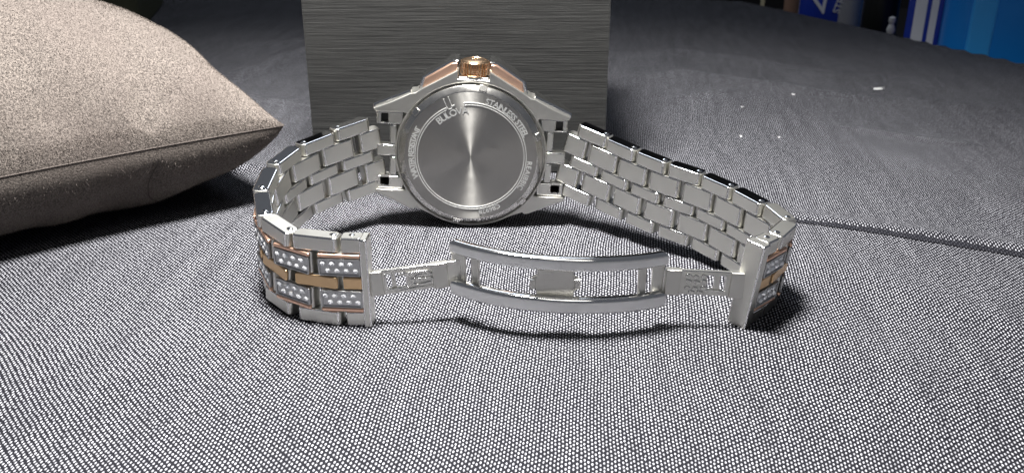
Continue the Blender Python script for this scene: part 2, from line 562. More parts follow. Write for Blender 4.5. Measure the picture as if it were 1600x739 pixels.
def build_case():
    q = [(18.9 * math.cos(math.radians(a)), 18.9 * math.sin(math.radians(a))) for a in (0, 8, 16, 24, 31)]
    q += [(16.6, 10.05), (20, 10.05), (23.5, 10.05), (23.9, 10.4), (23.7, 10.95), (19.5, 12.7), (15.2, 14.9), (14.0, 15.1), (12.6, 16.1), (11.0, 17.0), (3.75, 21.2), (3.75, 19.0)]
    top = q + [(-x, y) for x, y in reversed(q)]
    q2 = [(x, -y) for x, y in q]
    low = [(x, -y) for x, y in ([(p[0], p[1]) for p in q])]
    ql = q[1:-4] + [(13.6, 14.6), (11.6, 15.4)] + [(18.95 * math.cos(math.radians(a)), 18.95 * math.sin(math.radians(a))) for a in (58, 64, 70, 76, 82, 88)]
    outline = top[:-1] + [(-18.9, 0)] + [(-x, -y) for x, y in ql] + [(x, -y) for x, y in reversed(ql)]
    hole = arc(18.3, 0, 360, 120)[:-1]
    b = B()
    b.plate(outline, (hole,), 6.4, 0.32, T((0, 0, -3.2)), seg=3)
    b.lathe([(18.28, -0.9), (18.28, -6.3), (19.3, -6.35), (19.0, -8.0), (17.4, -8.8), (17.3, -7.2), (0, -7.2), ], 120)
    b.lathe([(18.4, -1.2), (0.0, -1.2)], 96)
    body = b.done('case', M['case'], watch, 35)
    put(body, CW)
    # polished bevelled ridges of the lugs
    for sx in (1, -1):
        for sy in (1, -1):
            b = B()
            pts = [(14.6 * sx, 13.6 * sy), (15.0 * sx, 15.6 * sy), (24.2 * sx, 11.6 * sy), (24.3 * sx, 10.3 * sy), (20 * sx, 10.5 * sy)]
            if sx * sy < 0: pts = pts[::-1]
            b.plate(pts, (), 5.4, 0.45, T((0, 0, -3.9)), seg=3)
            put(b.done('lug', M['polished'], watch, 35), CW)
    # crown guards and the rose gold inlays on them
    for sx in (1, -1):
        def P(pts):
            p = [(x * sx, y) for x, y in pts]
            return p if sx > 0 else p[::-1]
        b = B()
        b.plate(P([(13.3, 15.6), (12.5, 18.7), (5.6, 23.1), (3.8, 23.1), (3.8, 18.6), (8, 16)]), (), 7.4, 0.35, T((0, 0, -5.4)), seg=3)
        put(b.done('crown_guard', M['polished'], watch, 35), CW)
        b = B()
        b.plate(P([(12.4, 15.9), (11.8, 18.4), (5.4, 22.5), (4.1, 22.5), (4.1, 18.8), (8, 16.5)]), (), 0.9, 0.25, T((0, 0, -1.35)) , seg=2)
        put(b.done('gold_inlay', M['rose'], watch, 35), CW)
    # crown seat + crown
    b = B()
    b.plate(rrect(-3.7, 3.7, 18.4, 19.5, 0.3), (), 5.6, 0.3, T((0, 0, -3.2)), seg=3)
    put(b.done('crown_seat', M['polished'], watch, 35), CW)
    b = B()
    n = 26; prof = []
    for i in range(n * 4):
        a = 2 * math.pi * i / (n * 4)
        r = 3.62 if (i % 4) in (0, 1) else 3.22
        prof.append((r * math.cos(a), r * math.sin(a)))
    b.plate(prof, (), 2.9, 0.03, None, seg=1)
    b.lathe([(3.45, -1.4), (3.1, -1.9), (0, -1.9)], 48)
    b.lathe([(3.42, 1.42), (3.1, 1.75), (2.75, 1.85), (2.6, 1.72), (2.2, 1.85), (1.2, 2.05), (0, 2.1)], 48)
    cr = b.done('crown', M['crown_gold'], watch, 30)
    cm = CW @ T((0.15, 21.35, -3.3)) @ RX(-90)
    put(cr, cm)
    # tuning fork mark on the crown cap
    b = B()
    for x in (-0.42, 0.42):
        b.box(x - 0.09, x + 0.09, 0.05, 1.3, 1.95, 2.12, 0.03)
    b.box(-0.9, 0.9, -0.12, 0.10, 1.98, 2.14, 0.03)
    b.box(-0.09, 0.09, -1.3, -0.1, 1.98, 2.14, 0.03)
    fk = b.done('crown_emblem', M['crown_gold'], cr, 30)
    # case back
    b = B()
    prof = [(17.85, -1.0), (17.85, 0.35), (17.7, 0.6), (16.55, 1.30), (16.3, 1.38)]
    b.lathe(prof, 160)
    # opening notches: small raised tabs round the rim
    for a in (82, 20, -40, -100, -160, 142):
        m = RZ(a) @ T((17.35, 0, 0.85)) @ RY(30)
        b.box(-0.75, 0.75, -0.95, 0.95, -0.45, 0.28, 0.12, m)
    rim = b.done('case_back_rim', M['caseback_rim'], watch, 35)
    put(rim, CW)
    b = B()
    b.lathe([(16.32, 0.0), (16.32, 0.0001)] + [(16.32 * (1 - i / 40), 0.0001 + 0.12 * (1 - (1 - i / 40) ** 2)) for i in range(1, 40)] + [(0, 0.1201)], 160)
    back = b.done('case_back', M['caseback'], watch, 35, weighted=False)
    put(back, CW @ T((0, 0, 1.38)))
    # ring lines
    def ring(bm_, r0, r1, a0, a1, z0, z1, n=120):
        pts = arc(r1, a0, a1, n) + arc(r0, a1, a0, n)
        bm_.plate(pts, (), z1 - z0, 0.03, T((0, 0, (z0 + z1) / 2)), seg=1)
    b = B()
    ring(b, 13.62, 13.80, 99, -242 + 0, 0.02, 0.16)
    ring(b, 13.08, 13.24, 99, -242 + 0, 0.02, 0.16)
    eng = b.done('engraved_ring', M['mark'], back, 30)
    # lettering
    def ring_text(txt, r, a_mid, span, size, name):
        b = B()
        chars = list(txt)
        widths = []
        meshes = []
        for ch in chars:
            if ch == ' ':
                widths.append(0.45); meshes.append(None); continue
            cu = bpy.data.curves.new('t', 'FONT'); cu.body = ch; cu.size = size * 1.35; cu.align_x = 'CENTER'
            cu.extrude = 0.02
            cu.offset = 0.012 * size
            cu.resolution_u = 3
            o = bpy.data.objects.new('t', cu)
            me = bpy.data.meshes.new_from_object(o)
            xs = [v.co.x for v in me.vertices]
            for v in me.vertices: v.co.x -= (max(xs) + min(xs)) / 2
            widths.append((max(xs) - min(xs)) / size + 0.28)
            meshes.append(me)
            bpy.data.objects.remove(o); bpy.data.curves.remove(cu)
        tot = sum(widths)
        a = a_mid + span / 2
        for wd, me in zip(widths, meshes):
            da = span * wd / tot
            if me:
                ang = a - da / 2
                b.mesh(me, RZ(ang - 90) @ T((0, r, 0.11)))
            a -= da
        return b.done(name, M['mark'], back, 30, weighted=False)
    d = lambda cw: 90 - cw + 3      # clockwise angle from 12 o'clock in the photo -> local
    ring_text('STAINLESS STEEL', 13.95, d(42.5), 54, 1.5, 'engraved_lettering')
    ring_text('WATER RESISTANT', 13.95, d(-85), 52, 1.5, 'engraved_lettering')
    ring_text('REA1881C', 14.0, d(110), 31, 1.35, 'engraved_lettering')
    ring_text('C86928', 14.0, d(162), 22, 1.3, 'engraved_lettering')
    ring_text('BULOVA', 11.1, d(-21.5), 40, 1.75, 'engraved_lettering')
    b = B()
    m = RZ(d(-21) - 90)
    for x, lean in ((-0.62, 0), (0.62, 0)):
        b.box(x - 0.07, x + 0.07, 13.6, 16.0, 0.06, 0.16, 0.02, m)
    b.box(-1.35, -0.45, 13.45, 13.68, 0.06, 0.16, 0.02, m)
    b.box(0.45, 1.35, 13.45, 13.68, 0.06, 0.16, 0.02, m)
    b.box(-0.45, 0.45, 12.98, 13.2, 0.07, 0.17, 0.02, m)
    b.done('engraved_emblem', M['mark'], back, 30)
    # front crystal, hidden side
    b = B(); b.lathe([(17.2, -8.3), (15, -8.9), (0, -9.2)], 64)
    put(b.done('front_glass', M['glass'], watch), CW)
build_case()

# --- bracelet rows: (z0, z1) for a 20 mm wide strip, centre 0
ROWS = {'top': (6.72, 10.0), 'bt': (1.62, 6.58), 'c': (-1.45, 1.45), 'bb': (-6.58, -1.62), 'bot': (-10.0, -6.72)}

def build_end_link(sx):
    for row, (a, b_) in ROWS.items():
        uo = 23.4 if row in ('top', 'bot', 'c') else 20.2
        b = B()
        v0, v1 = a, b_
        vm = (abs(v0) + abs(v1)) / 2
        ui = math.sqrt(19.0 ** 2 - min(v0 * v0, v1 * v1)) - 0.9 if row in ('top', 'bot') else 18.5
        ui = max(ui, 16.2)
        holes = ()
        if row in ('top', 'bot'):
            c = v0 + (1.25 if row == 'top' else 1.75)
            holes = ([(x * sx, y) for x, y in rrect(20.6, 22.3, c - 0.8, c + 1.5, 0.12, 2)],)
        out = [(x * sx, y) for x, y in rrect(ui, uo, v0 + 0.05, v1 - 0.05, 0.2, 2)]
        b.plate(out, holes, 3.0, 0.28, T((0, 0, -2.2 if row in ('top', 'bot') else -2.3)), seg=3)
        name = 'end_link'
        put(b.done(name, M['link'], watch, 35, edge_mat=M['polished']), CW)
        if holes:
            b = B(); b.box(20.2 if sx > 0 else -22.3, 22.3 if sx > 0 else -20.2, v0 + 0.5, v1 - 0.5, -3.3, -1.9, 0.05)
            put(b.done('spring_bar_slot', M['dark'], watch, 35), CW)
for sx in (1, -1):
    build_end_link(sx)

def catmull(P, n=40):
    P = np.array(P, float)
    P = np.vstack([2 * P[0] - P[1], P, 2 * P[-1] - P[-2]])
    out = []
    for i in range(1, len(P) - 2):
        p0, p1, p2, p3 = P[i - 1:i + 3]
        for k in range(n):
            t = k / n
            out.append(0.5 * ((2 * p1) + (-p0 + p2) * t + (2 * p0 - 5 * p1 + 4 * p2 - p3) * t * t + (-p0 + 3 * p1 - 3 * p2 + p3) * t ** 3))
    out.append(P[-2])
    return np.array(out)

class Path:
    def __init__(s, pts):      # (x, y, zmid, width, lean)
        s.c = catmull(pts)
        d = np.linalg.norm(np.diff(s.c[:, :3], axis=0), axis=1)
        s.s = np.concatenate([[0], np.cumsum(d)])
        s.L = s.s[-1]
    def at(s, q):
        if q < 0:
            a, b = s.c[0], s.c[8]
            d = (b - a); d = d / np.linalg.norm(d[:3])
            r = a + d * q; r[3:] = a[3:]
            return r
        if q > s.L:
            a, b = s.c[-9], s.c[-1]
            d = (b - a); d = d / np.linalg.norm(d[:3])
            r = b + d * (q - s.L); r[3:] = b[3:]
            return r
        return np.array([np.interp(q, s.s, s.c[:, k]) for k in range(5)])
    def frame(s, q, half, flip):
        a, b = s.at(q - half), s.at(q + half)
        m = s.at(q)
        c = (a + b) / 2 * 0.6 + m * 0.4
        t = Vector(b[:3] - a[:3]).normalized() * (-1 if flip else 1)
        up = Vector((m[4], 0, 1))
        up = (up - t * up.dot(t)).normalized()
        y = up.cross(t).normalized()
        R = Matrix((t, y, up)).transposed().to_4x4()
        return T(Vector(c[:3])) @ R @ Matrix.Diagonal((1, 1, m[3] / 20.0, 1))

P_LEFT = Path([(-34.6, 223.0, 19.0, 20, 0), (-41.5, 217.5, 18.0, 18.8, 0), (-47.2, 211.5, 17.2, 18.0, 0), (-51.6, 204.5, 16.4, 18.2, 0),
               (-53.6, 196.5, 14.6, 18.8, 0), (-53.4, 188.3, 12.6, 19.2, 0), (-51.2, 180.6, 11.0, 19.4, 0), (-46.3, 174.4, 10.0, 19.4, 0),
               (-38.8, 170.9, 9.7, 19.4, 0), (-28.0, 170.0, 9.7, 19.4, 0)])
P_RIGHT = Path([(14.6, 223.0, 17.8, 20, 0), (22.3, 218.6, 15.6, 19.2, 0), (29.3, 212.8, 14.1, 18.8, 0), (36.1, 207.1, 13.0, 18.7, 0),
                (43.0, 202.1, 12.1, 18.7, 0), (48.7, 195.4, 11.2, 18.7, 0), (52.9, 189.0, 10.4, 18.8, 0.02), (56.6, 182.6, 9.8, 19.0, 0.08),
                (55.0, 176.8, 9.6, 19.2, 0.15), (51.0, 172.2, 9.6, 19.2, 0.18), (46.9, 168.2, 9.6, 19.4, 0.19)])

def link_mesh(row, L, name, mat, shiny=True):
    z0, z1 = ROWS[row]
    h = z1 - z0
    b = B()
    side = row in ('top', 'bot')
    yo = 1.95 if side else 1.7
    b.plate(rrect(-L / 2, L / 2, -1.65, yo, 0.7, 5, (0.9, 0.9, 1.15, 1.15)), (), h, 0.34 if side else 0.30, None, seg=2)
    o = b.done(name, mat, None, 35, edge_mat=M['polished'], top_polish=side and shiny, link_edges=True)
    return o

PITCH = 8.7
proto = {}
proto['side'] = link_mesh('top', 8.15, 'side_link', M['link'])
proto['side2'] = link_mesh('top', 8.15, 'side_link', M['link'], False)
proto['broad'] = link_mesh('bt', 8.0, 'broad_link', M['link'])
proto['centre'] = link_mesh('c', 8.0, 'centre_link', M['link'])
# pin head on the strip's edge
b = B(); b.lathe([(0.62, -0.2), (0.62, 0.12), (0.4, 0.26), (0, 0.3)], 20)
proto['pin'] = b.done('pin', M['polished'])
b = B(); b.plate(rrect(-3.9, 3.9, 0, 0.95, 0.3), (), 0.75, 0.28, RX(90), seg=2)
proto['trim'] = b.done('gold_trim', M['rose'])
b = B(); b.plate(rrect(-3.9, 3.9, -1.95, 1.95, 0.35), (rrect(-3.55, 3.55, -1.62, 1.62, 0.25),), 0.62, 0.12, RX(90), seg=2)
b.box(-3.7, 3.7, -0.28, 0.05, -1.8, 1.8, 0.02)
proto['setting'] = b.done('crystal_setting', M['pave'])
b = B(); b.plate(rrect(-3.95, 3.95, -1.35, 1.35, 0.5), (), 0.7, 0.25, RX(90), seg=2)
proto['gold'] = b.done('gold_face', M['gold'])
b = B(); b.lathe([(0.56, -0.1), (0.56, 0.10), (0.50, 0.22), (0.27, 0.40), (0, 0.40)], 7, RX(-90))
proto['crystal'] = b.done('crystal', M['crystal'], None, 10, weighted=False)
for o in proto.values():
    COL.objects.unlink(o)

def bracelet(path, flip, first_deco, tail, n):
    """n whole links from the case, then a tail link and the end bar"""
    p = (path.L - tail) / n
    k = p / PITCH
    S = Matrix.Diagonal((k, 1, 1, 1))
    made = []
    def place(pr, name, q, half, dz, sx=1.0, extra=None):
        m = path.frame(q, half, flip) @ T((0, random.uniform(-0.05, 0.05), dz + random.uniform(-0.04, 0.04))) @ RZ(random.uniform(-1.6, 1.6)) @ RX(random.uniform(-1.2, 1.2)) @ Matrix.Diagonal((sx, 1, 1, 1))
        return inst(proto[pr], name, watch, W0 @ m)
    zr = {r: (ROWS[r][0] + ROWS[r][1]) / 2 for r in ROWS}
    for i in range(n):
        q = (i + 0.5) * p
        for r in ('top', 'bot'):
            o = place('side' if i < first_deco + (2 if flip else 0) else 'side2', 'side_link', q, p / 2 * 0.96, zr[r], k)
            if r == 'top':
                e = -1 if flip else 1
                inst(proto['pin'], 'pin', o, T((e * 2.9, 0.1, 1.64)))
        o = place('centre', 'centre_link', q, p / 2 * 0.96, zr['c'], k)
        if i >= first_deco:
            inst(proto['gold'], 'gold_face', o, T((0, 1.72, 0)))
    for i in range(0, n + 1):
        q = i * p
        L = 8.2; qq = q; sx = k
        if i == 0:
            qq = q + 0.9; sx = 0.78
        if i == n:
            qq = q + 0.1
            sx = (tail - 1.5 + p / 2) / 8.6
            qq = q + ((tail - 1.3) - p / 2) / 2
        for r in ('bt', 'bb'):
            o = place('broad', 'broad_link', qq, p / 2 * 0.92, zr[r], sx)
            if i >= first_deco:
                up = 1 if r == 'bt' else -1
                t = inst(proto['trim'], 'gold_trim', o, T((0, 1.85, 2.0 if up > 0 else -2.0)) @ Matrix.Diagonal((1, 1, 0.9, 1)) @ T((0, 0, -0.475)))
                st = inst(proto['setting'], 'crystal_setting', o, T((0, 1.95, -0.5 * up)))
                for rr in range(2):
                    for cc in range(4):
                        x = -2.95 + cc * 1.70 + (0.85 if rr else 0)
                        inst(proto['crystal'], 'crystal', o, T((x, 1.98, -0.5 * up + (0.76 if rr else -0.76))) @ RX(random.uniform(-14, 14)) @ RZ(random.uniform(-12, 12)) @ RY(random.uniform(0, 90)) @ Matrix.Diagonal((1.08, 1, 1.08, 1)))
    # tail side pieces
    q = n * p + (tail - 1.4) / 2
    sx = (tail - 1.6) / 8.35
    for r in ('top', 'bot'):
        o = place('side2', 'side_link', q, 1.2, zr[r], sx)
        if r == 'top':
            inst(proto['pin'], 'pin', o, T((0, 0.1, 1.64)) @ Matrix.Diagonal((1 / sx, 1, 1, 1)))
    o = place('centre', 'centre_link', q, 1.2, zr['c'], sx)
    inst(proto['gold'], 'gold_face', o, T((0, 1.72, 0)))
    # end bar
    return path.frame(path.L - 0.6, 0.5, flip), p

mL, pL = bracelet(P_LEFT, True, 3, 5.9, 7)
mR, pR = bracelet(P_RIGHT, False, 6, 5.6, 8)
print('PITCH', pL, pR, P_LEFT.L, P_RIGHT.L)
def end_bar(m, x0, x1, y0, y1):
    b = B(); b.plate(rrect(x0, x1, y0, y1, 0.3, 3), (), 20.0, 0.3, None, seg=2)
    put(b.done('end_bar', M['link'], watch, 35, edge_mat=M['polished']), W0 @ m)
end_bar(mL, -0.3, 1.3, -1.7, 2.5)
end_bar(mR, -0.9, 1.4, -2.0, 2.4)

# --- butterfly clasp -------------------------------------------------
def strip_frame(p0, p1, z0, z1):
    """local x along the strip, local y up, local z towards the viewer; origin p0"""
    a = Vector((p0[0], p0[1], z0)); b_ = Vector((p1[0], p1[1], z1))
    x = (b_ - a).normalized()
    up = Vector((0, 0, 1)); up = (up - x * up.dot(x)).normalized()
    z = x.cross(up)
    return T(a) @ Matrix((x, up, z)).transposed().to_4x4(), (b_ - a).length

def wavy(cx, cy, w_, h_, seed, n=26):
    rnd = random.Random(seed)
    ph = [rnd.uniform(0, 6.28) for _ in range(3)]
    out = []
    for i in range(n):
        a = 2 * math.pi * i / n
        k = 1 + 0.10 * math.sin(3 * a + ph[0]) + 0.07 * math.sin(5 * a + ph[1])
        out.append((cx + w_ / 2 * k * abs(math.cos(a)) ** 0.6 * (1 if math.cos(a) > 0 else -1), cy + h_ / 2 * k * abs(math.sin(a)) ** 0.6 * (1 if math.sin(a) > 0 else -1)))
    return out

def blade(p0, p1, z0, z1, h, left):
    m, L = strip_frame(p0, p1, z0, z1)
    H2 = h / 2
    b = B()
    if left:   # window near the bracelet end
        win = rrect(3.0, 7.0, -1.5, 1.75, 0.3, 2)
        b.plate(rrect(0, L, -H2, H2, 0.25, 2), (win,), 0.85, 0.14, None)
        b.box(4.1, 5.0, -1.8, 1.9, -0.5, 0.1, 0.1)
        b.box(2.7, 7.3, -1.95, -1.5, -0.2, 0.62, 0.12)
        b.box(2.75, 3.1, -1.7, 1.9, -0.2, 0.62, 0.12)
    else:
        win = rrect(L - 8.0, L - 4.4, -1.4, 1.75, 0.3, 2)
        b.plate(rrect(0, L, -H2, H2, 0.25, 2), (win,), 0.85, 0.14, None)
        b.box(L - 6.6, L - 5.3, -1.8, 1.9, -0.5, 0.15, 0.1)
        b.box(L - 8.3, L - 4.1, -1.85, -1.4, -0.2, 0.62, 0.12)
    o = b.done('clasp_blade', M['link'], watch, 35, edge_mat=M['polished'])
    put(o, W0 @ m)
    b = B()
    if left:
        b.plate(wavy(10.2, -0.7, 4.8, 1.7, 3), (wavy(10.2, -0.7, 3.4, 0.75, 3),), 0.4, 0.1, T((0, 0, 0.5)))
        b.plate(wavy(9.0, 1.35, 6.5, 0.7, 5), (), 0.36, 0.1, T((0, 0, 0.5)))
        b.plate(wavy(10.8, 0.7, 3.6, 0.5, 9), (), 0.36, 0.1, T((0, 0, 0.5)))
        b.plate(wavy(9.2, -2.1, 6.5, 0.5, 6), (), 0.36, 0.1, T((0, 0, 0.5)))
    else:
        for k, (cx, cy) in enumerate([(5.0, 1.6), (6.5, 1.4), (8.1, 1.6), (5.1, 0.3), (6.8, 0.2), (8.3, 0.4), (5.0, -1.1), (6.5, -1.2), (8.2, -1.0), (5.9, -2.0), (7.6, -2.0)]):
            b.plate(wavy(cx, cy, 1.25, 0.85, 11 + k, 16), (), 0.45, 0.1, T((0, 0, 0.5)) @ T((cx, cy, 0)) @ RZ(-12) @ T((-cx, -cy, 0)))
    e = b.done('embossing', M['link'], o, 35, edge_mat=M['polished'])
    # solid knuckle
    b = B()
    x0, x1 = (12.4, 15.6) if left else (0.4, 3.5)
    b.box(x0, x1, -H2 - 0.1, H2 + 0.1, -0.75, 0.95, 0.25)
    k = b.done('knuckle', M['case'], o, 35)
    # plug that enters the end bar
    b = B()
    if left: b.box(-1.3, 2.4, -H2 + 0.05, H2 - 0.05, -0.9, 0.7, 0.25)
    else: b.box(L - 3.4, L + 0.2, -H2 - 0.15, H2 + 0.1, -0.9, 0.95, 0.25)
    b.done('blade_foot', M['case'], o, 35)
    return m, L

blade((-28.4, 169.6), (-10.3, 171.8), 9.0, 10.7, 5.4, True)
blade((30.2, 168.8), (47.0, 168.6), 10.1, 9.3, 5.4, False)

# curved centre frame
FR = [(-11.9, 171.2), (-7.5, 168.6), (-2.5, 166.4), (3, 164.9), (9, 164.2), (15, 164.2), (21, 165.1), (26, 166.4), (30.4, 168.2)]
Fc = catmull([(x, y, 0, 0, 0) for x, y in FR], 6)[:, :2]
def offs(c, d):
    t = np.gradient(c, axis=0); t /= np.linalg.norm(t, axis=1)[:, None]
    nrm = np.stack([-t[:, 1], t[:, 0]], 1)
    return c + nrm * d
def frame_strip(i0, i1, z0, z1, th, bev, name, mat, parent, back=0.0):
    c = Fc[i0:i1]
    a = offs(c, th / 2 + back); b_ = offs(c, -th / 2 + back)
    out = [tuple(p) for p in b_] + [tuple(p) for p in a[::-1]]
    bb = B()
    bb.plate(out, (), z1 - z0, bev, T((0, 0, (z0 + z1) / 2)), seg=3)
    for v in bb.bm.verts:      # the frame dips slightly to the right
        v.co.z += -0.030 * (v.co.x - 9)
    o = bb.done(name, mat, parent, 35, edge_mat=M['polished'])
    me_ = o.data
    me_.polygons.foreach_set('material_index', [1 if (abs(p.normal.z) > 0.30) else 0 for p in me_.polygons])
    return o
n_ = len(Fc)
fr = frame_strip(0, n_, 14.6, 17.5, 2.3, 0.85, 'clasp_rail', M['rail'], watch); put(fr, W0)
fr2 = frame_strip(0, n_, 5.4, 8.8, 2.3, 0.85, 'clasp_rail', M['rail'], watch); put(fr2, W0)
# cross members between the rails
def cross(x0, x1, z0, z1, y, th, name, mat, bev=0.2, holes=(), rot=0.0):
    b = B(); cx = (x0 + x1) / 2
    m = T((cx, y, 0)) @ RZ(rot) @ RX(90)
    b.plate(rrect(x0 - cx, x1 - cx, z0, z1, 0.25, 2), holes, th, bev, m)
    put(b.done(name, mat, watch, 35), W0)
cross(-12.2, -9.3, 5.8, 16.0, 172.0, 1.1, 'hinge_leaf', M['link'], rot=-8)
cross(-8.2, -6.5, 7.8, 15.6, 170.4, 0.9, 'cross_bar', M['case'], rot=-20)
cross(25.0, 26.6, 6.6, 14.7, 167.4, 0.9, 'cross_bar', M['case'], rot=18)
cross(28.0, 30.4, 5.5, 14.6, 169.2, 1.1, 'hinge_leaf', M['link'], rot=8)
b = B()
pl = [(4.8, 7.6), (12.2, 7.4), (12.3, 9.2), (13.4, 9.9), (13.6, 11.0), (13.0, 12.1), (12.2, 12.6), (12.1, 14.9), (5.0, 15.1), (4.9, 12.7), (3.8, 12.0), (3.6, 10.8), (4.7, 9.6)]
b.plate(pl, (), 0.9, 0.2, T((0, 166.0, 0)) @ RX(90))
cp = b.done('clasp_plate', M['case'], watch, 35); put(cp, W0)
b = B()
for x in (4.1, 12.9):
    b.box(x - 0.6, x + 0.6, 9.9, 12.0, -0.2, 0.75, 0.2, T((0, 165.9, 0)) @ RX(90))
b.done('latch_nub', M['case'], cp, 35)

# ------------------------------------------------------------------ watch box behind
def build_box():
    root = empty('watch_box', T((-15.4, 292, 0)))
    tag(root, 'tall black grained paper box with square edges standing behind the silver watch', 'box')
    b = B(); b.plate([(42.6, 30), (-42.6, 30), (-42.6, -30), (42.6, -30)], (), 55.6, 0.35, T((0, 0, 28.0)), seg=2)
    b.done('base', M['boxpaper'], root, 35)
    b = B(); b.plate([(42.85, 30.25), (-42.85, 30.25), (-42.85, -30.25), (42.85, -30.25)], (), 28, 0.35, T((0, 0, 70.2)), seg=2)
    b.done('lid', M['boxpaper'], root, 35)
build_box()

# olive box at the far left
def build_olive():
    root = empty('storage_box', T((-187, 474, 0)) @ RZ(12))
    tag(root, 'dark olive box with rounded edge standing behind the taupe pillow', 'box')
    b = B(); b.plate(rrect(-120, 0, 0, 95, 6, 6), (), 56, 1.0, T((0, 0, 28)), seg=2)
    b.done('base', M['olivebox'], root, 35)
    b = B(); b.plate(rrect(-120.8, 0.8, -0.8, 95.8, 6, 6), (), 30, 1.0, T((0, 0, 72)), seg=2)
    b.done('lid', M['olivebox'], root, 35)
build_olive()

# ------------------------------------------------------------------ velvet pillow
def build_pillow():
    C = Vector((-60.0, 237.5))           # the visible corner
    e1 = Vector((-0.781, -0.625)); e2 = Vector((-0.625, 0.781))
    W1, W2 = 108.0, 78.0
    zs = 22.0
    n = 120
    def pt(a, b_, side):
        # a along the front edge (0 at corner C), b_ away from it
        s, t = a * 2 - 1, b_ * 2 - 1
        pinch1 = 1 - 0.07 * (1 - s * s)
        pinch2 = 1 - 0.05 * (1 - t * t)
        x1 = W1 / 2 * s * pinch2; x2 = W2 / 2 * t * pinch1
        base = C + e1 * (W1 / 2 + x1) + e2 * (W2 / 2 + x2)
        k = max((1 - s ** 2) * (1 - t ** 2), 0.0)
        if side > 0:
            h = 35.5 * k ** 0.60
        else:
            h = -22.0 * max((1 - s ** 4) * (1 - t ** 2), 0.0) ** 0.40
        # wrinkles gathered at the seam
        v = Vector((base.x, base.y, zs + h))
        q = noise.noise(Vector((base.x / 16, base.y / 16, side * 4.0))) * 1.6 + noise.noise(Vector((base.x / 7, base.y / 7, side * 2.0))) * 0.35
        fold = 0
        for (fa, am, wd, ln) in ((0.27, -3.8, 0.050, 0.32), (0.50, -2.6, 0.04, 0.25), (0.66, -1.8, 0.035, 0.25), (0.80, -2.6, 0.05, 0.25)):
            fold += am * math.exp(-((a - fa - 0.10 * b_) / (wd + 0.20 * b_)) ** 2) * math.exp(-((b_ - 0.02) / ln) ** 2)
        groove = -2.2 * math.exp(-((a - 0.30 - 0.02 * math.sin(b_ * 40)) / 0.018) ** 2) * math.exp(-(b_ / 0.10) ** 2) * (1 if side > 0 else -1)
        edge = min(1, k * 6)
        v.z += groove * min(1, k * 14)
        base_in = groove
        v.z += (q + fold * (1 if side > 0 else 0.2)) * edge
        v.z += 1.6 * (1 - a) * (1 - b_) * 0
        if side < 0:
            v.z = max(v.z, 0.15)
        return v
    root = empty('velvet_pillow', T((C.x, C.y, 0)))
    tag(root, 'taupe velvet watch pillow with pointed seamed corner, lying left of the watch', 'pillow')
    for side, name in ((1, 'top_cover'), (-1, 'bottom_cover')):
        vs, fs = [], []
        g = [(1 - math.cos(math.pi * i / n)) / 2 for i in range(n + 1)]
        for i in range(n + 1):
            for j in range(n + 1):
                v = pt(g[i], g[j], side)
                vs.append(((v.x - C.x) * MM, (v.y - C.y) * MM, v.z * MM))
        for i in range(n):
            for j in range(n):
                q = (i * (n + 1) + j, (i + 1) * (n + 1) + j, (i + 1) * (n + 1) + j + 1, i * (n + 1) + j + 1)
                fs.append(q[::-1] if side > 0 else q)
        me = bpy.data.meshes.new(name); me.from_pydata(vs, [], fs)
        me.polygons.foreach_set('use_smooth', [True] * len(fs))
        me.materials.append(M['velvet'])
        o = bpy.data.objects.new(name, me); COL.objects.link(o); o.parent = root
    # gusset seam at the corner
    def thread(name, P, r):
        cu = bpy.data.curves.new(name, 'CURVE'); cu.dimensions = '3D'; cu.bevel_depth = r * MM
        sp = cu.splines.new('POLY'); sp.points.add(len(P) - 1)
        for p, v in zip(sp.points, P): p.co = ((v.x - C.x) * MM, (v.y - C.y) * MM, v.z * MM, 1)
        o = bpy.data.objects.new('tmp', cu)
        me = bpy.data.meshes.new_from_object(o); bpy.data.objects.remove(o)
        me.materials.append(M['seam'])
        o = bpy.data.objects.new(name, me); COL.objects.link(o); o.parent = root
    thread('corner_seam', [pt(0.30 + 0.02 * math.sin(i / 6), i / 24 * 0.16, -1) for i in range(25)], 0.16)
    # velvet pile: short upright fibres
    rnd = random.Random(5)
    vs, fs = [], []
    for k in range(90000):
        if k < 5000:
            a, b_ = rnd.uniform(0, 1), rnd.uniform(0, 0.012); side = 1
        elif k < 70000:
            a, b_ = rnd.uniform(0, 0.85), rnd.uniform(0, 1) ** 1.3; side = 1
        else:
            a, b_ = rnd.uniform(0, 0.9), rnd.uniform(0, 0.35); side = -1
        p = pt(a, b_, side)
        pa, pb = pt(min(a + 0.004, 1), b_, side), pt(a, min(b_ + 0.004, 1), side)
        nn = (pa - p).cross(pb - p)
        if nn.length < 1e-9: continue
        nn.normalize()
        if (nn.z < 0) == (side > 0): nn = -nn
        h = Vector((rnd.gauss(0, 1), rnd.gauss(0, 1), rnd.gauss(0, 1))).normalized()
        d = (nn + h * 0.75).normalized() * rnd.uniform(0.25, 0.6)
        w_ = d.cross(h).normalized() * 0.045
        i0 = len(vs)
        for q in (p - w_, p + w_, p + d): vs.append(((q.x - C.x) * MM, (q.y - C.y) * MM, q.z * MM))
        fs.append((i0, i0 + 1, i0 + 2))
    me = bpy.data.meshes.new('pile'); me.from_pydata(vs, [], fs); me.materials.append(M['velvet'])
    o = bpy.data.objects.new('pile', me); COL.objects.link(o); o.parent = root; o['kind'] = 'stuff'
    # seam thread round the rim
    cu = bpy.data.curves.new('seam', 'CURVE'); cu.dimensions = '3D'; cu.bevel_depth = 0.14 * MM
    sp = cu.splines.new('POLY'); P = []
    for k in range(160): P.append(pt(k / 160, 0, 1))
    for k in range(160): P.append(pt(1, k / 160, 1))
    for k in range(160): P.append(pt(1 - k / 160, 1, 1))
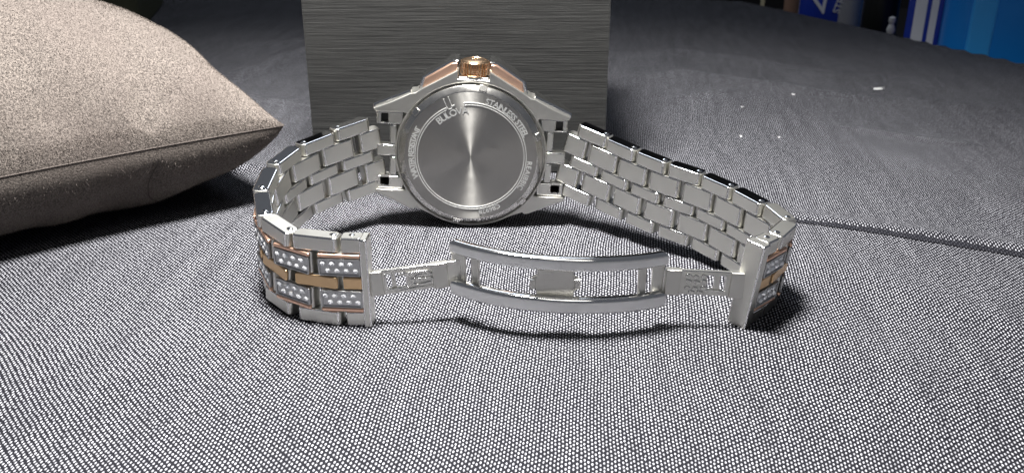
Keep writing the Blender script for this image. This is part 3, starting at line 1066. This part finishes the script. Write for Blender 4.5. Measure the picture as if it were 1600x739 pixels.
    for k in range(160): P.append(pt(0, 1 - k / 160, 1))
    sp.points.add(len(P) - 1)
    for p, v in zip(sp.points, P): p.co = ((v.x - C.x) * MM, (v.y - C.y) * MM, v.z * MM - 0.0002, 1)
    sp.use_cyclic_u = True
    o = bpy.data.objects.new('tmp', cu)
    me = bpy.data.meshes.new_from_object(o); bpy.data.objects.remove(o)
    me.materials.append(M['seam'])
    o = bpy.data.objects.new('seam', me); COL.objects.link(o); o.parent = root
build_pillow()

# ------------------------------------------------------------------ things beyond the table edge
b = B(); b.box(-500, 900, 420, 1500, -300, -262, 1)
o = b.done('floor', M['darkshelf']); tag(o, kind='structure')
b = B(); b.box(-900, 1300, 1300, 1310, -300, 700, 1)
o = b.done('wall', M['darkshelf']); tag(o, kind='structure')
b = B(); b.plate([(700, 250), (345, 250), (345, 330), (230, 548), (160, 680), (160, 900), (700, 900)], (), 12, 1, T((0, 0, -66)))
o = b.done('shelf', M['darkshelf']); tag(o, 'black shelf just below the table edge, carrying the cans and blue tub', 'shelf')

def can(name, x, y, r, h, mat, label, cat, parts=()):
    root = empty(name, T((x, y, -60)))
    tag(root, label, cat)
    b = B(); b.lathe([(0, 0), (r * 0.93, 0), (r, 1.5), (r, h - 4), (r * 0.9, h), (0, h)], 48)
    b.done('body', mat, root, 35)
    return root

def wrap(root, r, a0, a1, z0, z1, mat, name, n=16, th=0.5):
    b = B(); bm = b.bm
    ring = []
    for i in range(n + 1):
        a = math.radians(a0 + (a1 - a0) * i / n)
        ring.append([bm.verts.new(((r + t) * math.cos(a), (r + t) * math.sin(a), z)) for t, z in ((0, z0), (th, z0), (th, z1), (0, z1))])
    for p, q in zip(ring, ring[1:]):
        for k in range(4):
            bm.faces.new((p[k], q[k], q[(k + 1) % 4], p[(k + 1) % 4]))
    bmesh.ops.recalc_face_normals(bm, faces=bm.faces)
    return b.done(name, mat, root, 35)

def letters(root, txt, size, m, mat, name='lettering'):
    cu = bpy.data.curves.new('t', 'FONT'); cu.body = txt; cu.size = size; cu.extrude = 0.15; cu.align_x = 'CENTER'; cu.offset = size * 0.02
    o = bpy.data.objects.new('t', cu); me = bpy.data.meshes.new_from_object(o)
    bpy.data.objects.remove(o)
    b = B(); b.mesh(me, m)
    return b.done(name, mat, root, 35, weighted=False)

c1 = can('spray_can', 189, 560, 19, 150, M['silver'], 'silver can with blue label and white lettering beyond the table edge', 'can')
wrap(c1, 19.1, 180, 262, 2, 140, M['navy'], 'label_band')
letters(c1, 'V', 14, T((-10.5, -16.6, 57.5)) @ RZ(-32) @ RX(90) @ RZ(18), M['white'])
letters(c1, 'STR', 5.5, T((-1.5, -20.0, 62)) @ RZ(-4) @ RX(90) @ RZ(75), M['white'])
can('spray_can', 202, 520, 9.5, 150, M['black_can'], 'plain black can between the silver can and the striped box', 'can')
can('cardboard_tube', 172, 585, 4.5, 150, M['tan'], 'thin tan tube left of the silver and blue can', 'tube')
b = B(); b.box(-1, 1, -1, 1, 0, 150, 0.2)
o = b.done('wooden_stick', M['cream'], None, loc=(158, 600, -60)); tag(o, 'thin cream stick upright beyond the back of the table, left of the tan tube', 'stick')

b = B(); b.lathe([(0, 0), (2.2, 0), (3.0, 2.5), (2.2, 5), (1.6, 6.5), (2.4, 8.5), (2.2, 11), (0, 12)], 20)
b.bm.transform(Matrix.Scale(0.75, 4))
o = b.done('small_ornament', M['lint'], None, loc=(198, 492, -4)); tag(o, 'small pale knob shaped ornament between black can and striped box', 'ornament')
b = B(); b.box(-3, 3, -3, 3, 0, 56, 0.3)
o = b.done('black_block', M['black_can'], None, loc=(198, 492, -60.2)); tag(o, 'narrow black block under the small pale ornament', 'block')

def build_striped():
    root = empty('striped_box', T((197, 472, -60)) @ RZ(-28))
    tag(root, 'navy box with two white stripes standing left of the bright blue tub', 'box')
    b = B(); b.box(0, 16, 0, 40, 0, 170, 0.6); b.done('body', M['navy'], root)
    b = B(); b.box(3.2, 8.6, -0.4, 0.1, 0.5, 169, 0.1); b.done('white_stripe', M['white'], root)
    b = B(); b.box(10.6, 13.8, -0.4, 0.1, 0.5, 169, 0.1); b.done('white_stripe', M['white'], root)
build_striped()
def build_tub():
    root = empty('plastic_tub', T((206, 450, -60)) @ RZ(-20))
    tag(root, 'large bright blue plastic tub at the right table edge', 'tub')
    b = B(); b.plate(rrect(0, 220, 0, 160, 14, 8), (), 170, 1.5, T((0, 0, 85))); b.done('body', M['blue'], root, 35)
    b = B(); b.plate(rrect(11, 22, -1.5, 2, 1.7, 4), (), 166, 0.6, T((0, 0, 84))); b.done('rib', M['blue_hi'], root, 35)
    b = B(); b.plate(rrect(-3, 223, -3, 163, 15, 8), (), 8, 1.5, T((0, 0, 172))); b.done('rim', M['blue'], root, 35)
build_tub()

# ------------------------------------------------------------------ lint on the cloth
LINT = [(144.2, 361.4, 1.4, 'largest white lint fleck on the dark cloth, in front of the cans'),
        (76.1, 298.7, 0.42, 'tiny white lint speck on the cloth above the middle of the right bracelet'),
        (107.7, 350.7, 0.5, 'tiny white lint speck left of the largest lint fleck'),
        (88.5, 298.0, 0.32, 'faint tiny lint speck on the cloth, just right of the one above the bracelet'),
        (85.0, 336.0, 0.35, 'tiny pale lint speck nearest the back, between black box and largest fleck'),
        (188.0, 318.0, 0.45, 'small white lint speck at the far right edge of the picture')]
dg = bpy.data.objects['tablecloth']
for i, (x, y, r, lab) in enumerate(LINT):
    b = B()
    rnd = random.Random(40 + i)
    me = bpy.data.meshes.new('t'); bm = bmesh.new()
    bmesh.ops.create_icosphere(bm, subdivisions=2, radius=r)
    for v in bm.verts:
        k = 1 + 0.45 * noise.noise(v.co * (1.6 / r) + Vector((i * 5, 0, 0)))
        v.co = Vector((v.co.x * 1.5 * k, v.co.y * 0.7 * k, v.co.z * 0.35 * k))
    bm.to_mesh(me); bm.free()
    b.mesh(me, RZ(20 + i * 47)); bpy.data.meshes.remove(me)
    for f_ in range(3):      # loose fibres
        a = rnd.uniform(0, 360)
        b.box(0, r * 1.9, -0.04, 0.04, 0, 0.08, 0.01, RZ(a) @ RY(-14))
    hit, loc, nor, fi = dg.ray_cast(Vector((x * MM, y * MM, 0.1)), Vector((0, 0, -1)))
    z = loc.z / MM if hit else 0
    o = b.done('lint_fleck', M['lint'], None, loc=(x, y, z + r * 0.15), weighted=False)
    tag(o, lab, 'lint', 'white lint flecks on the cloth')
print('objects', len(sc.objects))
